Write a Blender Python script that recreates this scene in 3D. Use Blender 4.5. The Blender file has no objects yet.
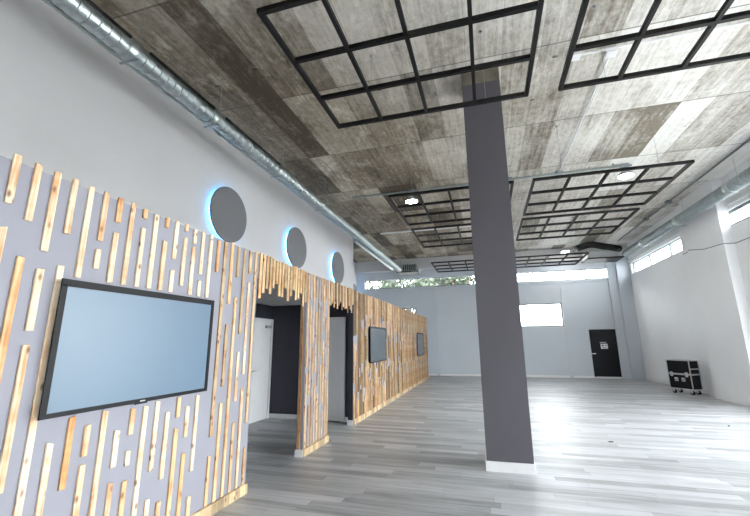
import bpy, bmesh, math, random
from mathutils import Vector, Matrix

C = bpy.context.scene.collection
random.seed(7)
PI = math.pi

# ------------------------------------------------------------------ camera
cam_d = bpy.data.cameras.new('camera')
cam = bpy.data.objects.new('camera', cam_d)
C.objects.link(cam)
_r = Vector((0.96036735, 0.27862555, -0.00789621))
_u = Vector((0.0677218, -0.2057567, 0.97625711))
_f = Vector((-0.2703855, 0.9381002, 0.21647104))
m3 = Matrix((_r, _u, -_f)).transposed()
cam.matrix_world = Matrix.Translation((0, 0, 1.55)) @ m3.to_4x4()
cam_d.sensor_width = 36.0
cam_d.sensor_fit = 'HORIZONTAL'
cam_d.lens = 378.93 / 750 * 36.0
cam_d.clip_end = 300
bpy.context.scene.camera = cam

# ------------------------------------------------------------------ world, exposure
world = bpy.data.worlds.new('daylight')
bpy.context.scene.world = world
world.use_nodes = True
bg = world.node_tree.nodes['Background']
bg.inputs['Color'].default_value = (0.95, 0.965, 1.0, 1)
bg.inputs['Strength'].default_value = 20.0
vs = bpy.context.scene.view_settings
vs.view_transform = 'Standard'
vs.look = 'None'
vs.gamma = 1.0
vs.use_curve_mapping = False
vs.exposure = -0.15


# ------------------------------------------------------------------ node helpers
class NT:
    def __init__(self, name):
        self.m = bpy.data.materials.new(name)
        self.m.use_nodes = True
        self.n = self.m.node_tree.nodes
        self.l = self.m.node_tree.links
        self.b = self.n['Principled BSDF']

    def node(self, t, **kw):
        nd = self.n.new(t)
        for k, v in kw.items():
            setattr(nd, k, v)
        return nd

    def set(self, sock, v):
        if hasattr(v, 'is_output') or isinstance(v, bpy.types.NodeSocket):
            self.l.new(v, sock)
        else:
            sock.default_value = v

    def math(self, op, a, b=0.0, c=0.0):
        nd = self.node('ShaderNodeMath', operation=op)
        self.set(nd.inputs[0], a)
        self.set(nd.inputs[1], b)
        self.set(nd.inputs[2], c)
        return nd.outputs[0]

    def pos(self):
        g = self.node('ShaderNodeNewGeometry')
        s = self.node('ShaderNodeSeparateXYZ')
        self.l.new(g.outputs['Position'], s.inputs[0])
        return s.outputs[0], s.outputs[1], s.outputs[2]

    def vec(self, x, y, z):
        c = self.node('ShaderNodeCombineXYZ')
        self.set(c.inputs[0], x)
        self.set(c.inputs[1], y)
        self.set(c.inputs[2], z)
        return c.outputs[0]

    def noise(self, v, scale, detail=3.0, rough=0.55):
        nd = self.node('ShaderNodeTexNoise')
        self.set(nd.inputs['Vector'], v)
        nd.inputs['Scale'].default_value = scale
        nd.inputs['Detail'].default_value = detail
        nd.inputs['Roughness'].default_value = rough
        return nd.outputs['Fac']

    def white(self, v):
        nd = self.node('ShaderNodeTexWhiteNoise', noise_dimensions='3D')
        self.set(nd.inputs['Vector'], v)
        return nd.outputs['Value']

    def ramp(self, fac, stops):
        nd = self.node('ShaderNodeValToRGB')
        el = nd.color_ramp.elements
        while len(el) < len(stops):
            el.new(0.5)
        for e, (p, c) in zip(el, stops):
            e.position = p
            e.color = (c[0], c[1], c[2], 1)
        self.set(nd.inputs[0], fac)
        return nd.outputs[0]

    def mix(self, fac, a, b, mode='MIX'):
        nd = self.node('ShaderNodeMix', data_type='RGBA', blend_type=mode)
        self.set(nd.inputs[0], fac)
        self.set(nd.inputs[6], a if not isinstance(a, tuple) else (*a, 1)[:4])
        self.set(nd.inputs[7], b if not isinstance(b, tuple) else (*b, 1)[:4])
        return nd.outputs[2]

    def bump(self, h, strength=0.2, dist=0.01):
        nd = self.node('ShaderNodeBump')
        nd.inputs['Strength'].default_value = strength
        nd.inputs['Distance'].default_value = dist
        self.set(nd.inputs['Height'], h)
        self.l.new(nd.outputs[0], self.b.inputs['Normal'])

    def out(self, col=None, rough=None, metal=None, spec=None):
        if col is not None:
            self.set(self.b.inputs['Base Color'], col if not isinstance(col, tuple) else (*col, 1)[:4])
        if rough is not None:
            self.set(self.b.inputs['Roughness'], rough)
        if metal is not None:
            self.b.inputs['Metallic'].default_value = metal
        if spec is not None:
            self.b.inputs['Specular IOR Level'].default_value = spec
        return self.m


def plain(name, col, rough=0.5, metal=0.0, spec=0.5, var=0.06, scale=6.0):
    t = NT(name)
    x, y, z = t.pos()
    n = t.noise(t.vec(x, y, z), scale, 4.0)
    lo = tuple(max(0, c * (1 - var)) for c in col)
    hi = tuple(min(1, c * (1 + var)) for c in col)
    t.out(t.ramp(n, [(0.3, lo), (0.7, hi)]), rough, metal, spec)
    return t.m


def paint(name, col, rough=0.6, var=0.025, spec=0.3):
    t = NT(name)
    x, y, z = t.pos()
    v = t.vec(x, y, z)
    n = t.noise(v, 0.9, 4.0)
    lo = tuple(c * (1 - var) for c in col)
    hi = tuple(min(1, c * (1 + var)) for c in col)
    t.bump(t.noise(v, 60.0, 2.0), 0.05, 0.004)
    return t.out(t.ramp(n, [(0.3, lo), (0.7, hi)]), rough, 0.0, spec)


def emit(name, col, strength):
    t = NT(name)
    t.b.inputs['Base Color'].default_value = (*col, 1)
    t.b.inputs['Emission Color'].default_value = (*col, 1)
    t.b.inputs['Emission Strength'].default_value = strength
    return t.m


def concrete_mat():
    """board-marked raw concrete: boards run along the hall, pour joints run across it"""
    t = NT('board_marked_concrete')
    x, y, z = t.pos()
    wob = t.math('MULTIPLY', t.noise(t.vec(x, y, 0), 1.3, 2.0), 0.05)
    bx = t.math('DIVIDE', t.math('ADD', x, wob), 0.505)
    by = t.math('DIVIDE', t.math('ADD', t.math('SUBTRACT', y, 0.90), t.math('MULTIPLY', wob, 0.4)), 2.06)
    ix = t.math('FLOOR', bx)
    iy = t.math('FLOOR', by)
    tone = t.white(t.vec(ix, iy, 3.3))
    tone2 = t.white(t.vec(ix, iy, 11.7))
    streak = t.noise(t.vec(t.math('MULTIPLY', x, 14.0), t.math('MULTIPLY', y, 0.7), ix), 1.0, 5.0, 0.65)
    blot = t.noise(t.vec(x, y, 5), 0.55, 5.0, 0.6)
    fine = t.noise(t.vec(x, t.math('MULTIPLY', y, 0.6), 9), 14.0, 8.0, 0.75)
    # boards: most are pale, some are dark and damp looking
    dark = t.math('GREATER_THAN', tone, 0.76)
    val = t.math('ADD', 0.47, t.math('MULTIPLY', t.math('SUBTRACT', tone2, 0.5), 0.30))
    val = t.math('SUBTRACT', val, t.math('MULTIPLY', dark, 0.30))
    val = t.math('ADD', val, t.math('MULTIPLY', t.math('SUBTRACT', streak, 0.5), 0.70))
    val = t.math('ADD', val, t.math('MULTIPLY', t.math('SUBTRACT', blot, 0.5), 0.75))
    a0 = t.node('ShaderNodeMapRange')
    t.set(a0.inputs[0], t.math('ADD', x, t.math('MULTIPLY', t.math('SUBTRACT', blot, 0.5), 3.0)))
    a0.inputs[1].default_value = -3.0
    a0.inputs[2].default_value = 1.6
    daylit0 = a0.outputs[0]  # painted left to right daylight fade, weighting the patches
    # pale lime patches with ragged edges, and dark damp ones
    rag = t.noise(t.vec(t.math('MULTIPLY', x, 2.6), t.math('MULTIPLY', y, 1.5), 2), 1.0, 8.0, 0.72)
    lime = t.node('ShaderNodeMapRange')
    t.set(lime.inputs[0], rag)
    lime.inputs[1].default_value = 0.54
    lime.inputs[2].default_value = 0.60
    damp = t.node('ShaderNodeMapRange')
    t.set(damp.inputs[0], t.noise(t.vec(t.math('MULTIPLY', x, 1.7), t.math('MULTIPLY', y, 0.8), 21), 1.0, 7.0, 0.68))
    damp.inputs[1].default_value = 0.53
    damp.inputs[2].default_value = 0.62
    val = t.math('ADD', val, t.math('MULTIPLY', lime.outputs[0], t.math('MULTIPLY_ADD', daylit0, -0.14, 0.19)))
    val = t.math('SUBTRACT', val, t.math('MULTIPLY', damp.outputs[0], t.math('MULTIPLY_ADD', daylit0, -0.10, 0.20)))
    val = t.math('ADD', val, t.math('MULTIPLY', t.math('SUBTRACT', fine, 0.5), 0.80))
    # left side painted darker and browner, for daylight fading away from the right
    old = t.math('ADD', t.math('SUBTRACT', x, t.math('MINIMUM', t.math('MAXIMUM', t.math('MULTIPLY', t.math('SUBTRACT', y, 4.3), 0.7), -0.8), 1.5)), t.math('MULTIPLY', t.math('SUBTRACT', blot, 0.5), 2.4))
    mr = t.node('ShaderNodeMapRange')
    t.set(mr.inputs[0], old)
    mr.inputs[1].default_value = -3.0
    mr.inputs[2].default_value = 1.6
    daylit = mr.outputs[0]
    lit_col = t.ramp(val, [(0.05, (0.22, 0.19, 0.15)), (0.32, (0.55, 0.52, 0.47)), (0.52, (0.77, 0.75, 0.71)), (0.95, (0.92, 0.905, 0.88))])
    shaded_col = t.ramp(val, [(0.05, (0.085, 0.066, 0.045)), (0.35, (0.215, 0.178, 0.132)), (0.6, (0.39, 0.340, 0.270)), (0.95, (0.70, 0.64, 0.55))])
    col = t.mix(daylit, shaded_col, lit_col)
    # joints
    fx = t.math('ABSOLUTE', t.math('SUBTRACT', t.math('FRACT', bx), 0.5))
    fy = t.math('ABSOLUTE', t.math('SUBTRACT', t.math('FRACT', by), 0.5))
    jx = t.math('GREATER_THAN', fx, 0.487)
    jy = t.math('GREATER_THAN', fy, 0.4945)
    j = t.math('MAXIMUM', t.math('MULTIPLY', jx, 0.22), t.math('MULTIPLY', jy, 0.6))
    col = t.mix(j, col, (0.05, 0.045, 0.04))
    # small bolt pockets
    vo = t.node('ShaderNodeTexVoronoi')
    t.set(vo.inputs['Vector'], t.vec(x, t.math('MULTIPLY', y, 1.6), 0))
    vo.inputs['Scale'].default_value = 1.1
    pk = t.math('LESS_THAN', vo.outputs['Distance'], 0.045)
    col = t.mix(t.math('MULTIPLY', pk, 0.75), col, (0.04, 0.035, 0.03))
    t.bump(t.math('ADD', fine, t.math('MULTIPLY', j, -1.0)), 0.35, 0.02)
    return t.out(col, 0.75, 0.0, 0.25)


def floor_mat():
    t = NT('grey_plank_laminate')
    x, y, z = t.pos()
    py = t.math('DIVIDE', y, 0.135)
    iy = t.math('FLOOR', py)
    off = t.math('MULTIPLY', t.white(t.vec(iy, 2.0, 1.0)), 1.38)
    px = t.math('DIVIDE', t.math('ADD', x, off), 1.38)
    ix = t.math('FLOOR', px)
    tone = t.white(t.vec(ix, iy, 4.0))
    grain = t.noise(t.vec(t.math('MULTIPLY', x, 1.1), t.math('MULTIPLY', y, 26.0), tone), 1.0, 5.0, 0.65)
    cloud = t.noise(t.vec(t.math('MULTIPLY', x, 1.6), t.math('MULTIPLY', y, 7.0), tone), 1.0, 4.0, 0.6)
    val = t.math('ADD', 0.5, t.math('MULTIPLY', t.math('SUBTRACT', tone, 0.5), 0.46))
    val = t.math('ADD', val, t.math('MULTIPLY', t.math('SUBTRACT', grain, 0.5), 0.95))
    val = t.math('ADD', val, t.math('MULTIPLY', t.math('SUBTRACT', cloud, 0.5), 0.55))
    col = t.ramp(val, [(0.1, (0.185, 0.188, 0.195)), (0.5, (0.405, 0.412, 0.425)), (0.9, (0.60, 0.61, 0.63))])
    fy = t.math('ABSOLUTE', t.math('SUBTRACT', t.math('FRACT', py), 0.5))
    fx = t.math('ABSOLUTE', t.math('SUBTRACT', t.math('FRACT', px), 0.5))
    j = t.math('MAXIMUM', t.math('GREATER_THAN', fy, 0.488), t.math('GREATER_THAN', fx, 0.4985))
    col = t.mix(t.math('MULTIPLY', j, 0.45), col, (0.09, 0.09, 0.09))
    t.bump(t.math('SUBTRACT', t.math('MULTIPLY', grain, 0.3), j), 0.12, 0.004)
    return t.out(col, t.math('ADD', 0.30, t.math('MULTIPLY', grain, 0.16)), 0.0, 0.5)


def pine_mat():
    t = NT('sawn_pine')
    oi = t.node('ShaderNodeObjectInfo')
    tc = t.node('ShaderNodeTexCoord')
    s = t.node('ShaderNodeSeparateXYZ')
    t.l.new(tc.outputs['Object'], s.inputs[0])
    rnd = oi.outputs['Random']
    r100 = t.math('MULTIPLY', rnd, 97.0)
    gx = t.math('ADD', t.math('MULTIPLY', s.outputs[1], 60.0), r100)
    grain = t.noise(t.vec(gx, t.math('MULTIPLY', s.outputs[0], 40.0), t.math('MULTIPLY', s.outputs[2], 2.2)), 1.0, 4.0, 0.6)
    patch = t.noise(t.vec(r100, 0.0, t.math('MULTIPLY', s.outputs[2], 3.5)), 1.0, 3.0, 0.6)
    vo = t.node('ShaderNodeTexVoronoi')
    t.set(vo.inputs['Vector'], t.vec(t.math('MULTIPLY', s.outputs[1], 16.0), r100, t.math('MULTIPLY', s.outputs[2], 8.0)))
    vo.inputs['Scale'].default_value = 1.0
    knot = t.node('ShaderNodeMapRange')
    t.set(knot.inputs[0], vo.outputs['Distance'])
    knot.inputs[1].default_value = 0.08
    knot.inputs[2].default_value = 0.25
    knot.inputs[3].default_value = 1.0
    knot.inputs[4].default_value = 0.0
    v = t.math('ADD', t.math('MULTIPLY', grain, 0.55), t.math('MULTIPLY', patch, 0.55))
    streaky = t.ramp(v, [(0.36, (1.0, 0.97, 0.93)), (0.52, (0.98, 0.88, 0.76)), (0.66, (0.70, 0.43, 0.25))])
    col = t.mix(1.0, oi.outputs['Color'], streaky, 'MULTIPLY')
    cell = t.math('FLOOR', t.math('ADD', t.math('DIVIDE', s.outputs[1], 0.0865), 0.5))
    step = t.math('FLOOR', t.math('MULTIPLY', s.outputs[2], 1.1))
    shade = t.math('MULTIPLY', t.white(t.vec(cell, step, 0.5)), t.math('GREATER_THAN', t.math('ABSOLUTE', cell), 0.5))
    col = t.mix(t.math('MULTIPLY', shade, 0.65), col, (0.06, 0.045, 0.03))
    col = t.mix(t.math('MULTIPLY', knot.outputs[0], 0.9), col, (0.22, 0.085, 0.03))
    t.bump(grain, 0.15, 0.003)
    return t.out(col, 0.6, 0.0, 0.3)


def glass_mat():
    m = bpy.data.materials.new('window_glass')
    m.use_nodes = True
    n, l = m.node_tree.nodes, m.node_tree.links
    n.clear()
    o = n.new('ShaderNodeOutputMaterial')
    mx = n.new('ShaderNodeMixShader')
    tr = n.new('ShaderNodeBsdfTransparent')
    tr.inputs[0].default_value = (0.96, 0.985, 0.98, 1)
    gl = n.new('ShaderNodeBsdfGlossy')
    gl.inputs['Roughness'].default_value = 0.03
    mx.inputs[0].default_value = 0.06
    l.new(tr.outputs[0], mx.inputs[1])
    l.new(gl.outputs[0], mx.inputs[2])
    l.new(mx.outputs[0], o.inputs[0])
    return m


M = {
    'concrete': concrete_mat(),
    'floor': floor_mat(),
    'pine': pine_mat(),
    'glass': glass_mat(),
    'lavender': paint('lavender_grey_paint', (0.31, 0.305, 0.352), 0.55),
    'pale': paint('pale_grey_paint', (0.60, 0.59, 0.60), 0.6),
    'back': paint('cool_grey_paint', (0.57, 0.615, 0.67), 0.6),
    'white_wall': paint('white_wall_paint', (0.89, 0.90, 0.92), 0.6),
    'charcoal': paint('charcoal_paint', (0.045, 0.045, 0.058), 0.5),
    'column': paint('purple_grey_paint', (0.098, 0.091, 0.106), 0.5),
    'raw': plain('unpainted_concrete', (0.17, 0.15, 0.115), 0.8, var=0.3, scale=5.0),
    'white': plain('white_gloss', (0.80, 0.80, 0.81), 0.35, var=0.02),
    'black': plain('black_painted_steel', (0.010, 0.009, 0.009), 0.55, spec=0.22, var=0.15),
    'bezel': plain('black_plastic', (0.008, 0.008, 0.010), 0.45, spec=0.2, var=0.1),
    'screen': plain('screen_window_sheen', (0.135, 0.200, 0.275), 0.32, var=0.03, scale=0.8),  # reflection of the bright windows put into the base colour
    'screen_dark': plain('dark_grey_screen', (0.07, 0.085, 0.10), 0.22, var=0.03, scale=0.8),
    'zinc': plain('galvanised_steel', (0.48, 0.53, 0.54), 0.36, 0.9, var=0.14, scale=9.0),
    'zinc_dull': plain('dull_galvanised_steel', (0.30, 0.34, 0.35), 0.5, 0.7, var=0.12, scale=7.0),
    'grey': plain('grey_plastic', (0.42, 0.43, 0.44), 0.5),
    'disc': paint('grey_panel_paint', (0.17, 0.17, 0.18), 0.55),
    'blue_led': emit('blue_led_strip', (0.16, 0.52, 1.0), 14.0),
    'lamp': emit('lamp_lens', (1.0, 0.97, 0.92), 150.0),
    'dark_panel': plain('dark_laminate_panel', (0.010, 0.011, 0.014), 0.5, spec=0.18, var=0.1),
    'alu': plain('brushed_aluminium', (0.66, 0.66, 0.66), 0.35, 0.85, var=0.05),
    'rubber': plain('black_rubber', (0.012, 0.012, 0.012), 0.7),
    'paper': plain('white_paper', (0.85, 0.85, 0.84), 0.7, var=0.02),
    'ink': plain('grey_print', (0.22, 0.22, 0.24), 0.7),
    'frame': plain('grey_window_frame', (0.13, 0.15, 0.16), 0.4),
    'pave': plain('pale_paving', (0.55, 0.54, 0.52), 0.8),
    'leaf': plain('green_leaves', (0.050, 0.066, 0.042), 0.6, var=0.5, scale=3.0),
    'bark': plain('brown_bark', (0.16, 0.11, 0.07), 0.8, var=0.3),
}


# ------------------------------------------------------------------ mesh helpers
def bx(bm, x0, x1, y0, y1, z0, z1, bev=0.0):
    r = bmesh.ops.create_cube(bm, size=1.0)
    vs_ = r['verts']
    for v in vs_:
        v.co = Vector(((x0 + x1) / 2 + v.co.x * (x1 - x0), (y0 + y1) / 2 + v.co.y * (y1 - y0), (z0 + z1) / 2 + v.co.z * (z1 - z0)))
    if bev > 0:
        es = list({e for v in vs_ for e in v.link_edges})
        bmesh.ops.bevel(bm, geom=es, offset=bev, segments=1, affect='EDGES')


def cyl(bm, a, b, r0, r1=None, seg=16, caps=True):
    a, b = Vector(a), Vector(b)
    d = b - a
    rot = Vector((0, 0, 1)).rotation_difference(d.normalized()).to_matrix().to_4x4()
    mt = Matrix.Translation((a + b) / 2) @ rot
    bmesh.ops.create_cone(bm, cap_ends=caps, cap_tris=False, segments=seg, radius1=r0,
                          radius2=r0 if r1 is None else r1, depth=d.length, matrix=mt)


def path(bm, pts, r, seg=8):
    for p, q in zip(pts[:-1], pts[1:]):
        cyl(bm, p, q, r, seg=seg)
        s = bmesh.ops.create_uvsphere(bm, u_segments=seg, v_segments=6, radius=r)
        bmesh.ops.translate(bm, verts=s['verts'], vec=Vector(q))


def revolve(bm, prof, origin, axis, seg=32):
    """prof: (distance along axis, radius) pairs"""
    axis = Vector(axis).normalized()
    rot = Vector((0, 0, 1)).rotation_difference(axis).to_matrix()
    rings = []
    for h, r in prof:
        rings.append([bm.verts.new(Vector(origin) + rot @ Vector((r * math.cos(2 * PI * k / seg), r * math.sin(2 * PI * k / seg), h))) for k in range(seg)])
    for A, B in zip(rings[:-1], rings[1:]):
        for k in range(seg):
            bm.faces.new((A[k], A[(k + 1) % seg], B[(k + 1) % seg], B[k]))
    for R_, flip in ((rings[0], True), (rings[-1], False)):
        try:
            bm.faces.new(list(reversed(R_)) if flip else R_)
        except ValueError:
            pass


def obj(name, bm, mat, parent=None, origin=None, smooth=False):
    if origin is not None:
        bmesh.ops.translate(bm, verts=bm.verts, vec=-Vector(origin))
    bmesh.ops.recalc_face_normals(bm, faces=bm.faces)
    me = bpy.data.meshes.new(name)
    bm.to_mesh(me)
    bm.free()
    if smooth:
        for p in me.polygons:
            p.use_smooth = True
        try:
            me.set_sharp_from_angle(angle=math.radians(40))
        except Exception:
            pass
    me.materials.append(M[mat] if isinstance(mat, str) else mat)
    o = bpy.data.objects.new(name, me)
    C.objects.link(o)
    if origin is not None:
        o.location = origin
    if parent is not None:
        o.parent = parent
        o.location = Vector(o.location) - Vector(parent.get('_o', (0, 0, 0)))
    return o


def boxes(*lst, bev=0.0):
    bm = bmesh.new()
    for b in lst:
        bx(bm, *b, bev=bev)
    return bm


def tag(o, label, cat, group=None):
    o['label'] = label
    o['category'] = cat
    if group:
        o['group'] = group
    return o


ROOTS = {}


def thing(name, label, cat, loc=(0, 0, 0), group=None):
    o = bpy.data.objects.new(name, None)
    C.objects.link(o)
    o.location = loc
    o.empty_display_size = 0.1
    tag(o, label, cat, group)
    ROOTS[o.name] = Vector(loc)
    return o


def part(name, bm, mat, root, label=None, smooth=False):
    """bm in world coordinates; re-based on the root"""
    base = ROOTS.get(root.name, Vector(root.location))
    bmesh.ops.translate(bm, verts=bm.verts, vec=-base)
    o = obj(name, bm, mat, None, None, smooth)
    o.parent = root
    if label:
        o['label'] = label
    ROOTS[o.name] = base
    return o


def sub(name, bm, mat, pt, label=None, smooth=False):
    return part(name, bm, mat, pt, label, smooth)


def struct(name, bm, mat, label=None, cat=None, smooth=False):
    o = obj(name, bm, mat, None, None, smooth)
    o['kind'] = 'structure'
    if label:
        o['label'] = label
    if cat:
        o['category'] = cat
    ROOTS[o.name] = Vector((0, 0, 0))
    return o


# ------------------------------------------------------------------ room shell
ZC = 5.57          # underside of the slab
XR = 6.0           # right wall
YB = 18.45         # back wall
YF = -3.6          # front wall, behind the camera
XU = -4.60         # upper wall above the wooden box
XL = -6.30         # hall wall beyond the box
XP = -2.58         # face of the wooden partition
HP = 2.60

struct('floor', boxes((XL - .2, XR + .2, YF - .2, YB + .2, -0.15, 0.0)), 'floor', 'grey plank laminate floor of the hall', 'floor')
struct('ceiling', boxes((XL - .2, XR + .2, YF - .2, YB + .2, ZC, ZC + 0.25)), 'concrete', 'raw board-marked concrete ceiling', 'ceiling')


def wall_with_holes(name, mat, axis, at, thick, u0, u1, z0, z1, holes, label):
    """axis 'x': wall at constant x spanning u=y; axis 'y': wall at constant y spanning u=x"""
    bm = bmesh.new()
    us = sorted({u0, u1, *[h[0] for h in holes], *[h[1] for h in holes]})
    zs = sorted({z0, z1, *[h[2] for h in holes], *[h[3] for h in holes]})
    for a, b in zip(us[:-1], us[1:]):
        run = None
        for c, d in zip(zs[:-1], zs[1:]):
            um, zm = (a + b) / 2, (c + d) / 2
            solid = not any(h[0] < um < h[1] and h[2] < zm < h[3] for h in holes)
            if solid:
                run = [run[0], d] if run else [c, d]
            if (not solid or d == zs[-1]) and run:
                if axis == 'x':
                    bx(bm, min(at, at + thick), max(at, at + thick), a, b, run[0], run[1])
                else:
                    bx(bm, a, b, min(at, at + thick), max(at, at + thick), run[0], run[1])
                run = None
    bmesh.ops.remove_doubles(bm, verts=bm.verts, dist=1e-5)
    # remove coincident inner faces
    seen = {}
    for f in bm.faces:
        k = tuple(round(c, 3) for c in f.calc_center_median())
        seen.setdefault(k, []).append(f)
    dead = [f for fs in seen.values() if len(fs) > 1 for f in fs]
    bmesh.ops.delete(bm, geom=dead, context='FACES')
    return struct(name, bm, mat, label, 'wall')


BACK_WINS = [(-5.90, 5.30, 4.18, 4.64), (1.46, 3.27, 2.16, 3.18), (-5.05, -3.25, 2.16, 3.18)]
wall_with_holes('wall_back', 'back', 'y', YB, 0.25, XL - .2, XR + .2, 0, ZC, BACK_WINS, 'pale cool grey wall at the far end of the hall')
RIGHT_WINS = [(13.46, 17.97, 4.25, 4.70), (4.4, 11.39, 4.29, 4.70), (1.2, 10.2, 0.12, 3.5)]
wall_with_holes('wall_right', 'white_wall', 'x', XR, 0.30, YF - .2, YB + .2, 0, ZC, RIGHT_WINS, 'white painted wall on the right with high windows')
FRONT_WINS = [(1.6, 4.4, 0.12, 2.6)]
wall_with_holes('wall_front', 'white_wall', 'y', YF, -0.25, XL - .2, XR + .2, 0, ZC, FRONT_WINS, 'white wall behind the camera with the added glazing')
struct('wall_left', boxes((XL - .2, XL, 12.9, YB + .2, 0, ZC)), 'pale', 'pale grey left wall beyond the wooden box', 'wall')
bm = boxes((XU - .15, XU, YF, 13.05, HP - .1, ZC), (XL - .1, XU - .15, 12.9, 13.05, HP - .1, ZC))
struct('wall_upper', bm, 'pale', 'pale grey upper wall carrying the round panels', 'wall')
# wooden partition carcass: lavender wall with two doorways
D1 = (3.89, 5.22)
D2 = (6.08, 7.34)
YE = 17.2
bm = boxes((XP - .1, XP, YF, D1[0], 0, HP), (XP - .1, XP, D1[0], D1[1], 2.30, HP), (XP - .1, XP, D1[1], D2[0], 0, HP),
           (XP - .1, XP, D2[0], D2[1], 2.30, HP), (XP - .1, XP, D2[1], YE, 0, HP), (XL + .01, XP - .1, YE - .1, YE, 0, HP))
struct('wall_partition', bm, 'lavender', 'lavender grey partition wall under the pine battens', 'wall')
bm = boxes((XU, XP - .1, YF, 7.6, 2.36, 2.50), (XU, XP - .1, 7.6, 12.9, 2.45, 2.50), (XL + .01, XP - .1, 13.05, YE - .1, 2.45, 2.50))
struct('ceiling_corridor', bm, 'pale', 'low pale ceiling of the corridor behind the partition', 'ceiling')
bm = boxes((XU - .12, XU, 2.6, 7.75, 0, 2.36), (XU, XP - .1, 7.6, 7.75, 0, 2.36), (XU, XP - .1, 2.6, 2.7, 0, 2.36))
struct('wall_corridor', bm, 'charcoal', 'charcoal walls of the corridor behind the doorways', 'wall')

struct('trim_4', boxes((XP - .102, XP - .004, D2[1] - .012, D2[1], 0.09, 2.30), (XP - .102, XP - .004, D2[0], D2[1] - .012, 2.288, 2.30)), 'charcoal', 'charcoal lining of the far doorway', 'trim')
# skirtings
bm = boxes((XL, XR - .5, YB - .015, YB, 0, 0.09))
struct('baseboard_back', bm, 'white', 'low white skirting along the far wall', 'skirting')
bm = boxes((XR - .015, XR, 13.5, YB, 0, 0.09), (XR - .015, XR, 10.25, 11.1, 0, 0.09))
struct('baseboard_right', bm, 'white', 'low white skirting along the right wall', 'skirting')
bm = boxes((XU, XU + .015, 2.7, 6.66, 0, 0.09), (XU, -3.72, 7.585, 7.6, 0, 0.09), (-2.84, XP - .1, 7.585, 7.6, 0, 0.09))
struct('baseboard_corridor', bm, 'white', 'white skirting round the corridor', 'skirting')
bm = boxes((XP - .112, XP + .004, D1[1] - .014, D1[1], 0, 0.09), (XP - .112, XP + .004, D2[1] - .014, D2[1], 0, 0.09))
struct('baseboard_jamb', bm, 'white', 'white skirting blocks at the doorway jambs', 'skirting')
bm = boxes((XP, XP + .034, 0.9, D1[0], 0, 0.10), (XP, XP + .034, D1[1], D2[0], 0, 0.10), (XP, XP + .034, D2[1], YE, 0, 0.10), bev=0.004)
o = struct('baseboard_cladding', bm, 'pine', 'pine skirting board under the battens', 'skirting')
o.color = (0.80, 0.66, 0.46, 1)

# column with an unpainted top
bm = boxes((-0.11, 0.435, 5.27, 5.82, 0, 5.36))
col = struct('column', bm, 'column', 'square purple grey column standing in the middle of the hall', 'column')
part('column_head', boxes((-0.11, 0.435, 5.27, 5.82, 5.36, ZC)), 'raw', col, 'unpainted concrete top of the column')
part('skirting', boxes((-0.124, 0.449, 5.256, 5.834, 0, 0.115)), 'white', col, 'white skirting round the column foot')

# pilasters on the right and in the corner, beam above the back windows, trims
struct('pilaster', boxes((XR - .22, XR, 11.12, 12.85, 0, ZC), (XR - .10, XR, 12.85, 13.40, 0, ZC)), 'white_wall', 'broad white pilaster on the right wall', 'pilaster')
struct('pilaster', boxes((5.20, 5.52, YB - .10, YB, 0, ZC), (5.52, XR, YB - .24, YB, 0, ZC)), 'back', 'stepped corner pilaster where back and right wall meet', 'pilaster')
struct('pilaster', boxes((3.27, 3.42, YB - .03, YB, 0, 4.1)), 'back', 'shallow seam strip on the far wall left of the black door', 'pilaster')
struct('pilaster', boxes((-2.35, -2.2, YB - .03, YB, 0, 4.1)), 'back', 'shallow seam strip on the far wall near the wooden box', 'pilaster')
struct('beam', boxes((XL, XR, YB - .35, YB, 5.02, ZC)), 'pale', 'painted beam along the top of the far wall', 'beam')
struct('trim_1', boxes((XR - .04, XR, 13.40, YB - .2, 4.80, 4.88)), 'white', 'white strip above the far high window on the right', 'trim')
struct('trim_2', boxes((XR - .04, XR, 4.0, 11.12, 4.80, 4.88)), 'white', 'white strip above the near high window on the right', 'trim')
struct('trim_3', boxes((-6.0, 5.25, YB - .05, YB, 4.06, 4.12)), 'back', 'ledge under the high windows of the far wall', 'trim')


# ------------------------------------------------------------------ windows
def window(name, axis, at, u0, u1, z0, z1, mull, label, transom=(), fw=0.05):
    """frame set 8 cm into the opening, glass in the middle of the frame"""
    def b(a, c, d, e, depth0, depth1):
        if axis == 'y':
            return (a, c, at + depth0, at + depth1, d, e)
        return (at + depth0, at + depth1, a, c, d, e)
    fr = [b(u0, u1, z0, z0 + fw, .07, .13), b(u0, u1, z1 - fw, z1, .07, .13), b(u0, u0 + fw, z0 + fw, z1 - fw, .07, .13), b(u1 - fw, u1, z0 + fw, z1 - fw, .07, .13)]
    for m in mull:
        fr.append(b(m - fw / 2, m + fw / 2, z0 + fw, z1 - fw, .07, .13))
    for tz in transom:
        fr.append(b(u0 + fw, u1 - fw, tz - fw / 2, tz + fw / 2, .075, .125))
    w = struct(name, boxes(*fr), 'frame', label, 'window')
    e = [u0 + fw] + sorted(mull) + [u1 - fw]
    for p, q in zip(e[:-1], e[1:]):
        part('glass_pane', boxes(b(p, q, z0 + fw, z1 - fw, .097, .103)), 'glass', w)
    return w


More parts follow.
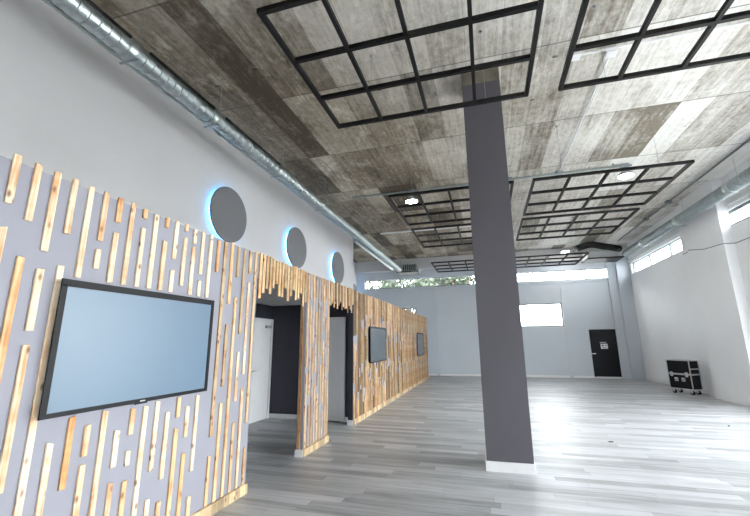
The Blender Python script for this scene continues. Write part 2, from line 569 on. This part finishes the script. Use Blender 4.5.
window('window_1', 'y', YB, -5.90, 5.30, 4.18, 4.64, [-4.0, -2.03, 0.1, 2.2, 4.38], 'long strip of high windows across the far wall', fw=0.04)
window('window_2', 'y', YB, 1.46, 3.27, 2.16, 3.18, [], 'bright lower window right of the column on the far wall')
window('window_3', 'y', YB, -5.05, -3.25, 2.16, 3.18, [], 'lower window of the far wall showing over the wooden partition')
window('window_4', 'x', XR, 13.46, 17.97, 4.25, 4.70, [14.6, 16.3], 'far high strip window on the right wall', fw=0.04)
window('window_5', 'x', XR, 4.4, 11.39, 4.29, 4.70, [6.7, 9.0], 'near high strip window at the right edge', fw=0.07)
window('window_6', 'x', XR, 1.2, 10.2, 0.12, 3.5, [3.0, 4.8, 6.6, 8.4], 'wide glazed shopfront on the right side')
window('window_7', 'y', YF - .2, 1.6, 4.4, 0.12, 2.6, [3.0], 'unseen glazed opening behind the camera, added for daylight')  # glazing added out of view to let daylight in


# ------------------------------------------------------------------ doors
d = struct('door_1', boxes((XU + .005, XU + .045, 6.74, 7.50, 0.01, 2.0), bev=0.004), 'white', 'white door on the corridor side wall seen through the near doorway', 'door')
part('door_frame', boxes((XU, XU + .06, 6.67, 6.74, 0, 2.06), (XU, XU + .06, 7.50, 7.57, 0, 2.06), (XU, XU + .06, 6.74, 7.50, 2.0, 2.06)), 'white', d)
bm = bmesh.new(); cyl(bm, (XU + .045, 6.84, 1.0), (XU + .10, 6.84, 1.0), .012); cyl(bm, (XU + .095, 6.84, 1.0), (XU + .095, 6.96, 1.0), .010)
part('door_handle', bm, 'alu', d)
part('door_closer', boxes((XU + .045, XU + .095, 7.26, 7.46, 1.86, 1.92), bev=0.006), 'grey', d)

d = struct('door_2', boxes((-3.64, -2.92, 7.555, 7.597, 0.01, 2.0), bev=0.004), 'white', 'white door in the dark wall seen through the far doorway', 'door')
part('door_frame', boxes((-3.72, -3.64, 7.54, 7.6, 0, 2.07), (-2.92, -2.84, 7.54, 7.6, 0, 2.07), (-3.64, -2.92, 7.54, 7.6, 2.0, 2.07)), 'white', d)
bm = bmesh.new(); cyl(bm, (-3.56, 7.555, 1.0), (-3.56, 7.50, 1.0), .012); cyl(bm, (-3.56, 7.505, 1.0), (-3.44, 7.505, 1.0), .010)
part('door_handle', bm, 'alu', d)

d = struct('door_3', boxes((4.25, 5.15, YB - .045, YB - .001, 0.07, 1.95), bev=0.01), 'dark_panel', 'black emergency door with a white notice on the far wall', 'door')
part('door_frame', boxes((4.20, 4.25, YB - .03, YB, 0.05, 2.0), (5.15, 5.20, YB - .03, YB, 0.05, 2.0), (4.25, 5.15, YB - .03, YB, 1.95, 2.0)), 'dark_panel', d)
bm = bmesh.new(); cyl(bm, (4.30, YB - .045, 1.0), (4.30, YB - .11, 1.0), .02); bx(bm, 4.18, 4.34, YB - .125, YB - .105, .985, 1.015)
part('door_handle', bm, 'alu', d)
part('threshold', boxes((4.30, 5.20, YB - .08, YB - .016, 0.0, 0.065), bev=0.005), 'white', d)
nt = part('notice', boxes((4.57, 4.83, YB - .050, YB - .0455, 1.20, 1.40)), 'paper', d, 'white paper notice')
sub('print', boxes((4.60, 4.69, YB - .052, YB - .0502, 1.29, 1.37), (4.72, 4.80, YB - .052, YB - .0502, 1.31, 1.36), (4.62, 4.79, YB - .052, YB - .0502, 1.23, 1.26)), 'ink', nt)
part('sign_strip', boxes((4.55, 4.79, YB - .050, YB - .0455, 1.43, 1.475)), 'grey', d, 'small grey strip sign above the notice')


# ------------------------------------------------------------------ pine battens
BW, BT = 0.040, 0.015


def batten(y, ztop, zbot, tone, label, group, x=XP, w=BW, along_face='x', stuff=False):
    bm = bmesh.new()
    w2 = w * random.uniform(0.92, 1.06)
    t2 = BT * random.uniform(0.9, 1.1)
    if along_face == 'x':
        bx(bm, x, x + t2, y - w2 / 2, y + w2 / 2, zbot, ztop, bev=0.0025)
    else:
        bx(bm, x, x + w2, y - t2, y, zbot, ztop, bev=0.0025)
    # hand-sawn ends and a hint of warp
    sk = random.uniform(-.006, .006)
    for v in bm.verts:
        if v.co.z > (ztop + zbot) / 2:
            v.co.z += sk * (1 if v.co.y > y else -1)
            v.co.y += random.choice((-1, 1)) * 0.0
    o = obj('pine_batten', bm, 'pine', None, (x, y, zbot))
    o.color = (*tone, 1)
    tag(o, label, 'batten', group)
    return o


def pale_tone():
    k = random.random()
    if k < .14:
        return (0.82, 0.60, 0.38)
    j = random.uniform(.92, 1.05)
    return (min(1, 0.95 * j), 0.83 * j, 0.68 * j)


def shaded_tone():  # darker pine for far battens: their dimmer light is put into the colour
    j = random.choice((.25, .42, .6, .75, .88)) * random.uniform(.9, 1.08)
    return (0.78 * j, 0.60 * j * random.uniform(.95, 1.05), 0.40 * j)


def half_shaded_tone():  # halfway to the far tone, with part of that dimming painted in
    j = random.uniform(.62, 1.05)
    return (0.84 * j, 0.66 * j, 0.44 * j)


ORD = ['first', 'second', 'third', 'fourth', 'fifth', 'sixth', 'seventh', 'eighth', 'ninth', 'tenth', 'eleventh', 'twelfth',
       'thirteenth', 'fourteenth', 'fifteenth', 'sixteenth', 'seventeenth', 'eighteenth', 'nineteenth']
TENS = {20: 'twentieth', 30: 'thirtieth', 40: 'fortieth', 50: 'fiftieth', 60: 'sixtieth', 70: 'seventieth', 80: 'eightieth', 90: 'ninetieth'}
TENW = {20: 'twenty', 30: 'thirty', 40: 'forty', 50: 'fifty', 60: 'sixty', 70: 'seventy', 80: 'eighty', 90: 'ninety'}


def nth(k):
    if k < 20:
        return ORD[k - 1]
    if k % 10 == 0:
        return TENS[k]
    return TENW[k // 10 * 10] + '-' + ORD[k % 10 - 1]


NEAR = {0: [(2.64, 2.34), (2.2, 1.5)], 1: [(2.63, 2.27), (2.05, 1.2)], 2: [(2.63, 2.11), (2.0, 1.63), (1.55, 0.77)], 3: [(2.63, 2.25), (2.04, 0.41)],
        4: [(2.62, 1.98), (0.97, 0.36)], 5: [(2.62, 2.26), (2.2, 2.06), (1.1, 0.68)], 6: [(2.62, 2.43), (2.35, 1.98), (1.03, 0.84), (0.79, 0.26)],
        7: [(2.62, 1.98), (1.1, 0.12)], 8: [(2.61, 2.53), (2.45, 1.98), (0.95, 0.71), (0.61, 0.12)], 9: [(2.6, 1.98), (1.08, 0.9), (0.79, 0.69), (0.59, 0.13)],
        10: [(2.61, 2.52), (2.4, 1.98), (1.08, 0.11)], 11: [(2.61, 2.27), (2.17, 1.98), (1.10, 0.59), (0.39, 0.1)], 12: [(2.62, 2.55), (2.49, 2.05), (1.0, 0.5), (0.34, 0.1)],
        13: [(2.6, 2.46), (2.43, 1.98), (1.10, 0.94), (0.85, 0.1)], 14: [(2.61, 2.19), (2.13, 1.98), (1.01, 0.76), (0.63, 0.1)],
        15: [(2.6, 2.565), (2.55, 1.98), (1.09, 0.46), (0.26, 0.1)], 16: [(2.58, 2.25)], 17: [(2.59, 0.69), (0.52, 0.1)],
        18: [(2.61, 1.95), (1.74, 1.13), (0.97, 0.1)], 19: [(2.59, 2.25), (2.03, 0.1)], 20: [(2.58, 1.65), (1.46, 0.96), (0.75, 0.1)],
        21: [(2.59, 2.33), (2.23, 1.22), (1.08, 0.1)], 22: [(2.61, 0.71), (0.46, 0.1)]}
for k, segs in NEAR.items():
    up = [s for s in segs if s[1] > 1.9]
    for i, (zt, zb) in enumerate(segs):
        y = 1.38 + .1113 * k
        if k < 4:
            where, g = 'left of the large screen', 'battens left of the large screen'
        elif k > 15:
            where, g = 'right of the large screen', 'battens right of the large screen'
        elif zb > 1.9:
            where, g = 'above the large screen', 'battens above the large screen'
        else:
            where, g = 'below the large screen', 'battens below the large screen'
        ln = 'short' if zt - zb < .3 else ('long' if zt - zb > .75 else 'medium')
        n = len(segs)
        pc = 'only piece' if n == 1 else ('top piece' if i == 0 else ('bottom piece' if i == n - 1 else nth(i + 1) + ' piece down'))
        tone = pale_tone() if k < 17 else (half_shaded_tone() if random.random() < .5 else pale_tone())
        if (k, i) == (14, 3) or (k, i) == (5, 2) or (k, i) == (18, 0):
            tone = (0.82, 0.55, 0.30)
        batten(y, zt, zb, tone, '%s pine batten %s, %s, %s column from left' % (ln, where, pc, nth(k + 1)), g)

# fringe over the near doorway, post, fringe over the far doorway
ys = [3.935 + i * .0757 for i in range(17)]
for i, y in enumerate(ys):
    batten(y, HP + random.uniform(-.01, .02), random.uniform(2.12, 2.30) if i % 3 else random.uniform(2.06, 2.16), half_shaded_tone(),
           'pine batten hanging over the near doorway, %s from the left' % nth(i + 1), 'fringe over the near doorway', w=.054)
POST = [[(2.6, 1.2), (1.1, .1)], [(2.6, 2.2), (2.1, .8), (.66, .1)], [(2.6, 1.55), (1.47, .1)], [(2.6, 2.24), (2.02, 1.1), (.95, .1)], [(2.6, .9), (.78, .1)],
        [(2.6, 2.2), (2.12, 1.35), (1.2, .1)], [(2.6, 1.72), (1.58, .62), (.5, .1)], [(2.6, 2.25), (1.95, .1)], [(2.6, 1.05), (.98, .1)]]
for k, segs in enumerate(POST):
    for i, (zt, zb) in enumerate(segs):
        n = len(segs)
        pc = 'upper' if i == 0 else ('lower' if i == n - 1 else 'middle')
        batten(5.25 + k * .0985, zt, zb, half_shaded_tone(), '%s pine batten in the %s column of the post between the doorways' % (pc, nth(k + 1)), 'battens on the post between doorways', w=.033)
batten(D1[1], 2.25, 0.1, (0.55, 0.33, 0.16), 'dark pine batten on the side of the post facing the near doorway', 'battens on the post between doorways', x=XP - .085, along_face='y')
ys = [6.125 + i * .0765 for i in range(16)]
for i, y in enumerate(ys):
    batten(y, HP + random.uniform(-.01, .015), random.uniform(2.10, 2.30), shaded_tone(),
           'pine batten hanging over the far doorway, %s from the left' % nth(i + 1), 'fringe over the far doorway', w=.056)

# dense cladding beyond the far doorway: single battens up to the middle of the run, the rest in one object
SCR2 = (8.31, 9.75, 1.09, 1.90)
SCR3 = (14.43, 15.87, 1.02, 1.89)
pitch = 0.0865
y = D2[1] + .03
k = 0
far_bm = bmesh.new()
y_first = None
while y < YE - .02:
    top = HP + random.uniform(-.02, .015)
    a = random.uniform(1.55, 2.2)
    c = random.uniform(.55, 1.25)
    segs = [(top, a), (a - random.uniform(.08, .3), c), (c - random.uniform(.08, .28), .1)]
    q = random.random()
    if q < .25:
        segs = [(top, c), (c - random.uniform(.04, .2), .1)]
    elif q < .45:
        segs = [(top, a), (a - random.uniform(.1, .35), .1)]
    res = []
    for zt, zb in segs:
        for s in (SCR2, SCR3):
            if s[0] - .05 < y < s[1] + .05:
                if zt > s[2] and zb < s[3]:
                    if zt > s[3] + .08:
                        res.append((zt, s[3] - .04))
                    zt = min(zt, s[2] + .04)
                    if zb > s[2] - .08:
                        zt = None
                        break
        if zt is not None:
            res.append((zt, zb))
    k += 1
    if y < 12.2:
        for i, (zt, zb) in enumerate(res):
            pc = 'full-height' if len(res) == 1 else ('upper' if i == 0 else ('lower' if i == len(res) - 1 else 'middle'))
            batten(y, zt, zb, shaded_tone(), '%s batten in the dense cladding, %s column past the far doorway' % (pc, nth(k)), 'dense battens past the far doorway', w=.052)
    else:
        y_first = y_first or y
        for zt, zb in res:
            bx(far_bm, XP + .001, XP + BT * random.uniform(.8, 1.2), y - .026, y + .026, zb, zt)
    y += pitch
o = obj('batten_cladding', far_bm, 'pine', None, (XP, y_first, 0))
o.color = (0.64, 0.49, 0.325, 1)  # dimmer light at the far end put into the pine colour
o['kind'] = 'stuff'
tag(o, 'dense pine batten cladding at the far end of the wooden box', 'battens')


# ------------------------------------------------------------------ screens
def screen(y0, y1, z0, z1, mat, label, logo):
    t = thing('television', label, 'television', (XP, (y0 + y1) / 2, z0))
    xf = XP + .060
    part('housing', boxes((XP + .03, xf - .012, y0 + .01, y1 - .01, z0 + .01, z1 - .01), (XP + .001, XP + .03, (y0 + y1) / 2 - .25, (y0 + y1) / 2 + .25, z0 + .2, z1 - .2), bev=.005), 'bezel', t)
    b = .036
    part('bezel', boxes((xf - .012, xf, y0, y1, z0, z0 + b * .8), (xf - .012, xf, y0, y1, z1 - b * 1.3, z1), (xf - .012, xf, y0, y0 + b, z0 + b * .8, z1 - b), (xf - .012, xf, y1 - b, y1, z0 + b * .8, z1 - b)), 'bezel', t)
    part('screen', boxes((xf - .011, xf - .004, y0 + b, y1 - b, z0 + b * .8, z1 - b)), mat, t)
    if logo:
        part('maker_badge', boxes((xf, xf + .002, (y0 + y1) / 2 - .022, (y0 + y1) / 2 + .022, z0 + .007, z0 + .016)), 'grey', t, 'tiny grey badge under the screen')
        part('sensor', boxes((xf - .02, xf - .004, (y0 + y1) / 2 - .05, (y0 + y1) / 2 + .05, z0 - .010, z0)), 'bezel', t)
    return t


screen(1.705, 3.105, 1.122, 1.955, 'screen', 'large flat television with a blue grey reflection painted on its screen among the near battens', True)
screen(*SCR2, 'screen_dark', 'dark television on the dense battens just past the far doorway', False)
screen(*SCR3, 'screen_dark', 'farthest dark television near the end of the wooden box', False)


# ------------------------------------------------------------------ round panels with blue light
def disc(x, y, z, r, label, nm='round_wall_panel'):
    t = thing(nm, label, 'wall panel', (x, y, z), 'round panels with blue halo')
    bm = bmesh.new()
    revolve(bm, [(.075, 0.001), (.075, r - .01), (.080, r), (.105, r), (.112, r - .008), (.112, .001)], (x, y, z), (1, 0, 0), 64)
    part('face', bm, 'disc', t, smooth=True)
    bm = bmesh.new()
    revolve(bm, [(.0, .001), (.0, r * .80), (.0745, r * .80), (.0745, .001)], (x, y, z), (1, 0, 0), 48)
    part('spacer', bm, 'charcoal', t)
    bm = bmesh.new()
    revolve(bm, [(.03, r * .805), (.03, r * .90), (.06, r * .90), (.06, r * .805)], (x, y, z), (1, 0, 0), 64)
    part('light_strip', bm, 'blue_led', t, 'glowing blue light strip')


disc(XU, 5.76, 3.91, .525, 'nearest and largest round grey panel with a blue halo')
disc(XU, 8.45, 3.91, .525, 'second round grey panel with a blue halo, above the near doorway')
disc(XU, 11.28, 3.91, .525, 'third round grey panel with a blue halo, above the far doorway')
disc(XL, 17.75, 3.90, .50, 'farthest round panel, only its blue top showing over the wooden box')


# ------------------------------------------------------------------ ducts
def ring_duct(name, label, x, z, r, y0, y1, pitch, mat, couplings, group=None):
    t = thing(name, label, 'duct', (x, y0, z), group)
    bm = bmesh.new()
    prof = []
    yy = y0
    while yy < y1:
        prof += [(yy - y0, r), (yy - y0 + pitch * .74, r), (yy - y0 + pitch * .80, r + .011), (yy - y0 + pitch * .94, r + .011)]
        yy += pitch
    revolve(bm, prof, (x, y0, z), (0, 1, 0), 28)
    part('spiral_tube', bm, mat, t, smooth=True)
    for c in couplings:
        bm = bmesh.new()
        revolve(bm, [(c - .09, r + .002), (c - .085, r + .016), (c - .03, r + .016), (c - .02, r + .022), (c + .02, r + .022), (c + .03, r + .016), (c + .085, r + .016), (c + .09, r + .002)], (x, 0, z), (0, 1, 0), 28)
        part('coupling', bm, 'zinc', t, smooth=True)
        bm = bmesh.new()
        cyl(bm, (x + r + .015, c, z), (x + r + .015, c, ZC), .0028, seg=6)
        bx(bm, x - r - .02, x + r + .02, c - .015, c + .015, z - r - .026, z - r - .019)
        part('hanger', bm, 'zinc_dull', t)
    return t


XD, ZD = -3.75, 4.865
ring_duct('spiral_duct', 'shiny galvanised spiral duct running along the left upper wall', XD, ZD, .112, 1.2, 17.1, .112, 'zinc', [2.84, 4.23, 6.1, 8.14, 11.0, 14.0, 16.5])
XD2, ZD2 = 5.50, 4.885
ring_duct('spiral_duct', 'dull grey spiral duct running along the right wall above the windows', XD2, ZD2, .135, 3.0, 16.7, .16, 'zinc_dull', [6.5, 9.9, 12.4, 15.0])
# thinner pipe between duct and wall
t = thing('air_pipe', 'thin galvanised pipe beside the left spiral duct, nearer the wall', 'pipe', (-4.05, 1.2, 4.945))
bm = bmesh.new(); cyl(bm, (-4.05, 1.2, 4.945), (-4.05, 16.9, 4.945), .026, seg=14)
part('tube', bm, 'zinc', t, smooth=True)
bm = bmesh.new(); cyl(bm, (-4.05, 11.6, 4.90), (-4.05, 16.95, 4.90), .075, seg=18); cyl(bm, (-4.05, 14.2, 4.90), (-4.05, 14.28, 4.90), .083, seg=18)
part('wide_tube', bm, 'zinc', t, 'wider silver tube at the far end', smooth=True)
for c in (4.75, 8.6, 12.4, 16.2):
    bm = bmesh.new(); cyl(bm, (-4.05, c - .04, 4.945), (-4.05, c + .04, 4.945), .032, seg=14); cyl(bm, (-4.05, c, 4.96), (-4.05, c, ZC), .0025, seg=6)
    part('hanger_clip', bm, 'zinc_dull', t)
# black rails clipped to the side of the duct
for i, (a, b, w) in enumerate(((1.3, 2.72, 'nearest'), (2.97, 4.11, 'middle'), (4.36, 5.98, 'farthest'))):
    t = thing('cable_rail', 'slim black rail along the side of the left spiral duct, %s piece' % w, 'rail', (-3.605, a, 4.90), 'black rails along the left duct')
    part('rail', boxes((-3.622, -3.596, a, b, 4.895, 4.925), bev=.003), 'black', t)
    for q in (a + .05, b - .05):
        part('clip', boxes((-3.630, -3.6215, q - .02, q + .02, 4.895, 4.925)), 'zinc_dull', t)

# duct end boxes
t = thing('duct_outlet', 'box outlet with a dark grille at the far end of the left duct', 'duct outlet', (-3.4, 17.3, 4.8))
part('box', boxes((-3.95, -2.95, 17.32, 18.0, 4.80, 5.14), bev=.01), 'zinc', t)
part('grille', boxes((-3.93, -2.93, 17.30, 18.02, 4.755, 4.80), *[(-3.6 + .09 * i, -3.56 + .09 * i, 17.285, 17.32, 4.84, 5.10) for i in range(7)]), 'black', t)
bm = bmesh.new(); cyl(bm, (-3.8, 17.65, 5.14), (-3.8, 17.65, ZC), .006); cyl(bm, (-3.1, 17.65, 5.14), (-3.1, 17.65, ZC), .006)
part('hanger', bm, 'zinc_dull', t)
t = thing('air_handler', 'grey air unit with a black underside in the far right ceiling corner', 'air unit', (4.7, 17.2, 4.85))
part('casing', boxes((4.15, 5.28, 16.9, 17.8, 4.82, 5.12), bev=.012), 'grey', t)
part('base_plate', boxes((4.12, 5.45, 16.87, 17.83, 4.77, 4.82)), 'black', t)
bm = bmesh.new(); cyl(bm, (4.95, 17.1, 5.12), (4.95, 17.1, 5.38), .24, .07, 20)
part('cone', bm, 'zinc', t, smooth=True)
pts = [(3.75 + .12 * i, 16.9 + .05 * math.sin(i), 5.24 + .12 * math.sin(i * .33)) for i in range(14)]
bm = bmesh.new(); path(bm, pts, .13, 12)
part('flexible_hose', bm, 'rubber', t, 'dark flexible hose', smooth=True)
bm = bmesh.new()
for px in (4.3, 5.1):
    cyl(bm, (px, 17.6, 5.12), (px, 17.6, ZC), .006)
part('hanger', bm, 'zinc_dull', t)


# ------------------------------------------------------------------ black ceiling grids
ZG = 4.50


def grid(x0, x1, y0, y1, label, nx=4, ny=3):
    t = thing('ceiling_grid', label, 'ceiling grid', ((x0 + x1) / 2, (y0 + y1) / 2, ZG), 'black metal ceiling grids')
    w, h = .046, .05
    part('outer_frame', boxes((x0, x1, y0, y0 + w, ZG, ZG + h), (x0, x1, y1 - w, y1, ZG, ZG + h), (x0, x0 + w, y0 + w, y1 - w, ZG, ZG + h), (x1 - w, x1, y0 + w, y1 - w, ZG, ZG + h)), 'black', t)
    for i in range(1, ny):
        yy = y0 + (y1 - y0) * i / ny
        part('cross_bar', boxes((x0 + w, x1 - w, yy - w / 2, yy + w / 2, ZG, ZG + h)), 'black', t)
    for i in range(1, nx):
        xx = x0 + w / 2 + (x1 - x0 - w) * i / nx
        part('long_bar', boxes((xx - w / 2 + .003, xx + w / 2 - .003, y0 + w, y1 - w, ZG + .002, ZG + h + .002)), 'black', t)
    for px in (x0 + (x1 - x0) * .2, x0 + (x1 - x0) * .8):
        for py in (y0 + w / 2, y1 - w / 2):
            bm = bmesh.new()
            cyl(bm, (px, py, ZG + h - .005), (px, py, ZC), .0025, seg=5)
            cyl(bm, (px, py, ZC - .03), (px, py, ZC), .018, seg=8)
            part('hanging_wire', bm, 'zinc_dull', t)


grid(-1.83, 0.69, 2.49, 4.515, 'black ceiling grid nearest the camera, in front of the column')
grid(1.03, 3.58, 2.49, 4.515, 'black ceiling grid at the top right corner')
grid(-1.79, 0.69, 7.24, 9.34, 'black ceiling grid left of the column, behind the round lamp')
grid(1.03, 3.60, 7.24, 9.40, 'black ceiling grid right of the column, largest behind it')
grid(-1.79, 0.69, 9.75, 11.86, 'black ceiling grid left of the column, second one back')
grid(1.03, 3.60, 9.72, 11.86, 'black ceiling grid right of the column, second one back')
grid(-1.90, 0.69, 14.4, 16.5, 'farthest black ceiling grid left of the column')
grid(1.03, 3.60, 14.4, 16.5, 'farthest black ceiling grid right of the column')


# ------------------------------------------------------------------ conduits, lamps
def conduit(label, pts, r, boxes_at, mat='white'):
    t = thing('conduit', label, 'conduit', pts[0], 'pale conduits on the ceiling')
    bm = bmesh.new()
    for p, q in zip(pts[:-1], pts[1:]):
        cyl(bm, p, q, r, seg=10)
    part('pipe', bm, mat, t, smooth=True)
    for b in boxes_at:
        part('junction_box', boxes((b[0] - .075, b[0] + .075, b[1] - .075, b[1] + .075, ZC - .085, ZC - .004), bev=.008), mat, t)


zc = ZC - .045
conduit('white conduit crossing the ceiling above the top right grid', [(1.45, 5.28, zc), (5.6, 5.28, zc)], .018, [(1.47, 5.28), (1.95, 5.36)])
conduit('thin white conduit running lengthwise right of the column', [(1.95, 5.46, zc - .004), (1.95, 9.40, zc - .004)], .015, [])
conduit('white conduit crossing the ceiling at the round lamps', [(-3.4, 9.50, zc), (3.5, 9.50, zc)], .024, [(0.78, 9.50), (1.95, 9.50), (-1.70, 9.50), (3.35, 9.50)], 'zinc_dull')
conduit('pale conduit crossing the ceiling left of the column, farther back', [(-3.6, 13.25, zc), (0.7, 13.25, zc)], .03, [], 'white')
conduit('pale conduit running along the ceiling beside the right duct', [(5.42, 6.0, zc), (5.42, 17.2, zc)], .02, [(5.42, 12.6), (5.42, 14.3)], 'frame')


def lamp(x, y, z, label):
    t = thing('high_bay_lamp', label, 'lamp', (x, y, z), 'lit round lamps under the ceiling')
    bm = bmesh.new()
    revolve(bm, [(0.012, .155), (.03, .17), (.06, .155), (.085, .10), (.14, .08), (.16, .05)], (x, y, z), (0, 0, 1), 32)
    part('housing', bm, 'grey', t, smooth=True)
    bm = bmesh.new()
    revolve(bm, [(-.006, .001), (-.002, .11), (.008, .15), (.0125, .15)], (x, y, z), (0, 0, 1), 32)
    part('lens', bm, 'lamp', t, 'glowing white lens')
    bm = bmesh.new(); cyl(bm, (x, y, z + .155), (x, y, ZC - (.086 if y < 12 else 0)), .01, seg=8)
    part('stem', bm, 'zinc_dull', t)


lamp(-1.70, 9.50, 5.21, 'lit round lamp left of the column')
lamp(3.35, 9.50, 5.26, 'lit round lamp above the grid right of the column')
lamp(3.43, 17.3, 5.22, 'small lit lamp farthest back near the far wall')

# cable on the right wall
t = thing('wall_cable', 'thin dark cable sagging across the white pilaster', 'cable', (XR, 13.4, 4.08))
bm = bmesh.new()
path(bm, [(XR - .012, 13.45, 4.05), (XR - .112, 13.38, 4.08), (XR - .112, 12.9, 4.08), (XR - .232, 12.8, 4.08), (XR - .232, 12.0, 3.92), (XR - .232, 11.13, 3.86), (XR - .02, 11.05, 3.84), (XR - .02, 10.5, 3.84), (XR - .02, 9.6, 4.0)], .010, 6)
part('cable', bm, 'ink', t, smooth=True)

# ------------------------------------------------------------------ flight case
t = thing('flight_case', 'black wheeled flight case with silver edges against the right wall', 'flight case', (5.50, 13.75, 0))
t.rotation_euler = (0, 0, math.radians(30))
fx0, fx1, fy0, fy1, fz0, fz1 = 5.32, 5.68, 13.41, 14.09, .14, .96
zl = .56
part('body', boxes((fx0 + .01, fx1 - .01, fy0 + .01, fy1 - .01, fz0 + .01, zl)), 'dark_panel', t)
part('lid', boxes((fx0 + .01, fx1 - .01, fy0 + .01, fy1 - .01, zl + .004, fz1 - .01)), 'dark_panel', t)
e = .021
ed = []
for xx in (fx0, fx1 - e):
    for yy in (fy0, fy1 - e):
        ed.append((xx, xx + e, yy, yy + e, fz0, fz1))
for zz in (fz0, fz1 - e, zl - e, zl + .004):
    for yy in (fy0, fy1 - e):
        ed.append((fx0 + e, fx1 - e, yy, yy + e * .98, zz, zz + e))
    for xx in (fx0, fx1 - e):
        ed.append((xx, xx + e * .98, fy0 + e, fy1 - e, zz, zz + e))
part('edge_trim', boxes(*ed), 'alu', t, 'silver aluminium edges')
ed = [(fx0 + e, fx1 - e, fy0 - .004, fy0 + .01, .70, .73)]
part('side_band', boxes(*ed), 'alu', t)
for yy in (fy0 + .12, fy1 - .12):
    part('latch', boxes((fx0 - .012, fx0 + .01, yy - .035, yy + .035, zl - .07, zl + .06), bev=.004), 'alu', t)
for yy in (fy0 + .24, fy1 - .24):
    h = part('handle', boxes((fx0 - .006, fx0 + .012, yy - .05, yy + .05, .36, .46), bev=.004), 'alu', t)
    bm = bmesh.new(); path(bm, [(fx0 - .02, yy - .05, .43), (fx0 - .03, yy - .04, .40), (fx0 - .03, yy + .04, .40), (fx0 - .02, yy + .05, .43)], .008, 6)
    sub('grip', bm, 'rubber', h)
for xx in (fx0 + .07, fx1 - .07):
    for yy in (fy0 + .08, fy1 - .08):
        bm = bmesh.new(); cyl(bm, (xx - .022, yy, .055), (xx + .022, yy, .055), .055, seg=20)
        w = part('wheel', bm, 'rubber', t, smooth=True)
        sub('fork', boxes((xx - .035, xx - .026, yy - .025, yy + .025, .05, .14), (xx + .026, xx + .035, yy - .025, yy + .025, .05, .14), (xx - .04, xx + .04, yy - .045, yy + .045, .13, .141)), 'alu', w)

# ------------------------------------------------------------------ scraps on the floor
for (x, y, a, lab) in ((1.74, 7.15, .3, 'tiny dark scrap on the bright floor right of the column'), (4.13, 8.93, 1.2, 'thin dark scrap on the floor in front of the white pilaster')):
    bm = boxes((-.035, .035, -.012, .012, 0, .010), bev=.003)
    bmesh.ops.rotate(bm, verts=bm.verts, cent=(0, 0, 0), matrix=Matrix.Rotation(a, 3, 'Z'))
    o = obj('floor_scrap', bm, 'rubber', None)
    o.location = (x, y, 0)
    tag(o, lab, 'scrap')

# ------------------------------------------------------------------ outside
struct('ground', boxes((-60, 60, -60, 80, -.30, -.16)), 'pave', 'pale paving outside the hall', 'ground')
rt = random.Random(3)
for i, (x, y, h, lab) in enumerate(((-9.5, 27, 8.6, 'leafy tree outside, behind the left end of the high windows'), (-5.2, 25.5, 7.6, 'leafy tree outside, left of the middle of the high windows'),
                                    (-1.4, 27.5, 8.2, 'leafy tree outside, behind the high windows left of the column'), (-3.4, 35, 9.6, 'tallest leafy tree outside, set back behind the others'))):
    t = thing('tree', lab, 'tree', (x, y, -.16), 'trees outside the far wall')
    bm = bmesh.new()
    cyl(bm, (x, y, -.16), (x + .1, y, h * .55), .17, .09, 10)
    for a in range(5):
        an = a * 1.3
        cyl(bm, (x + .08, y, h * .42), (x + 1.1 * math.cos(an), y + 1.1 * math.sin(an), h * .72), .07, .03, 8)
    part('trunk', bm, 'bark', t)
    bm = bmesh.new()
    for b in range(18):
        c = Vector((x + rt.uniform(-1.5, 1.5), y + rt.uniform(-1.3, 1.3), h * rt.uniform(.5, .98)))
        for q in range(170):
            dv = Vector((rt.gauss(0, .42), rt.gauss(0, .42), rt.gauss(0, .36)))
            n = Vector((rt.gauss(0, 1), rt.gauss(0, 1), rt.gauss(0, 1))).normalized()
            s = n.orthogonal().normalized() * .16
            u = n.cross(s).normalized() * .10
            p = c + dv
            vv = [bm.verts.new(p + s), bm.verts.new(p + u), bm.verts.new(p - s), bm.verts.new(p - u)]
            bm.faces.new(vv)
    part('crown', bm, 'leaf', t)
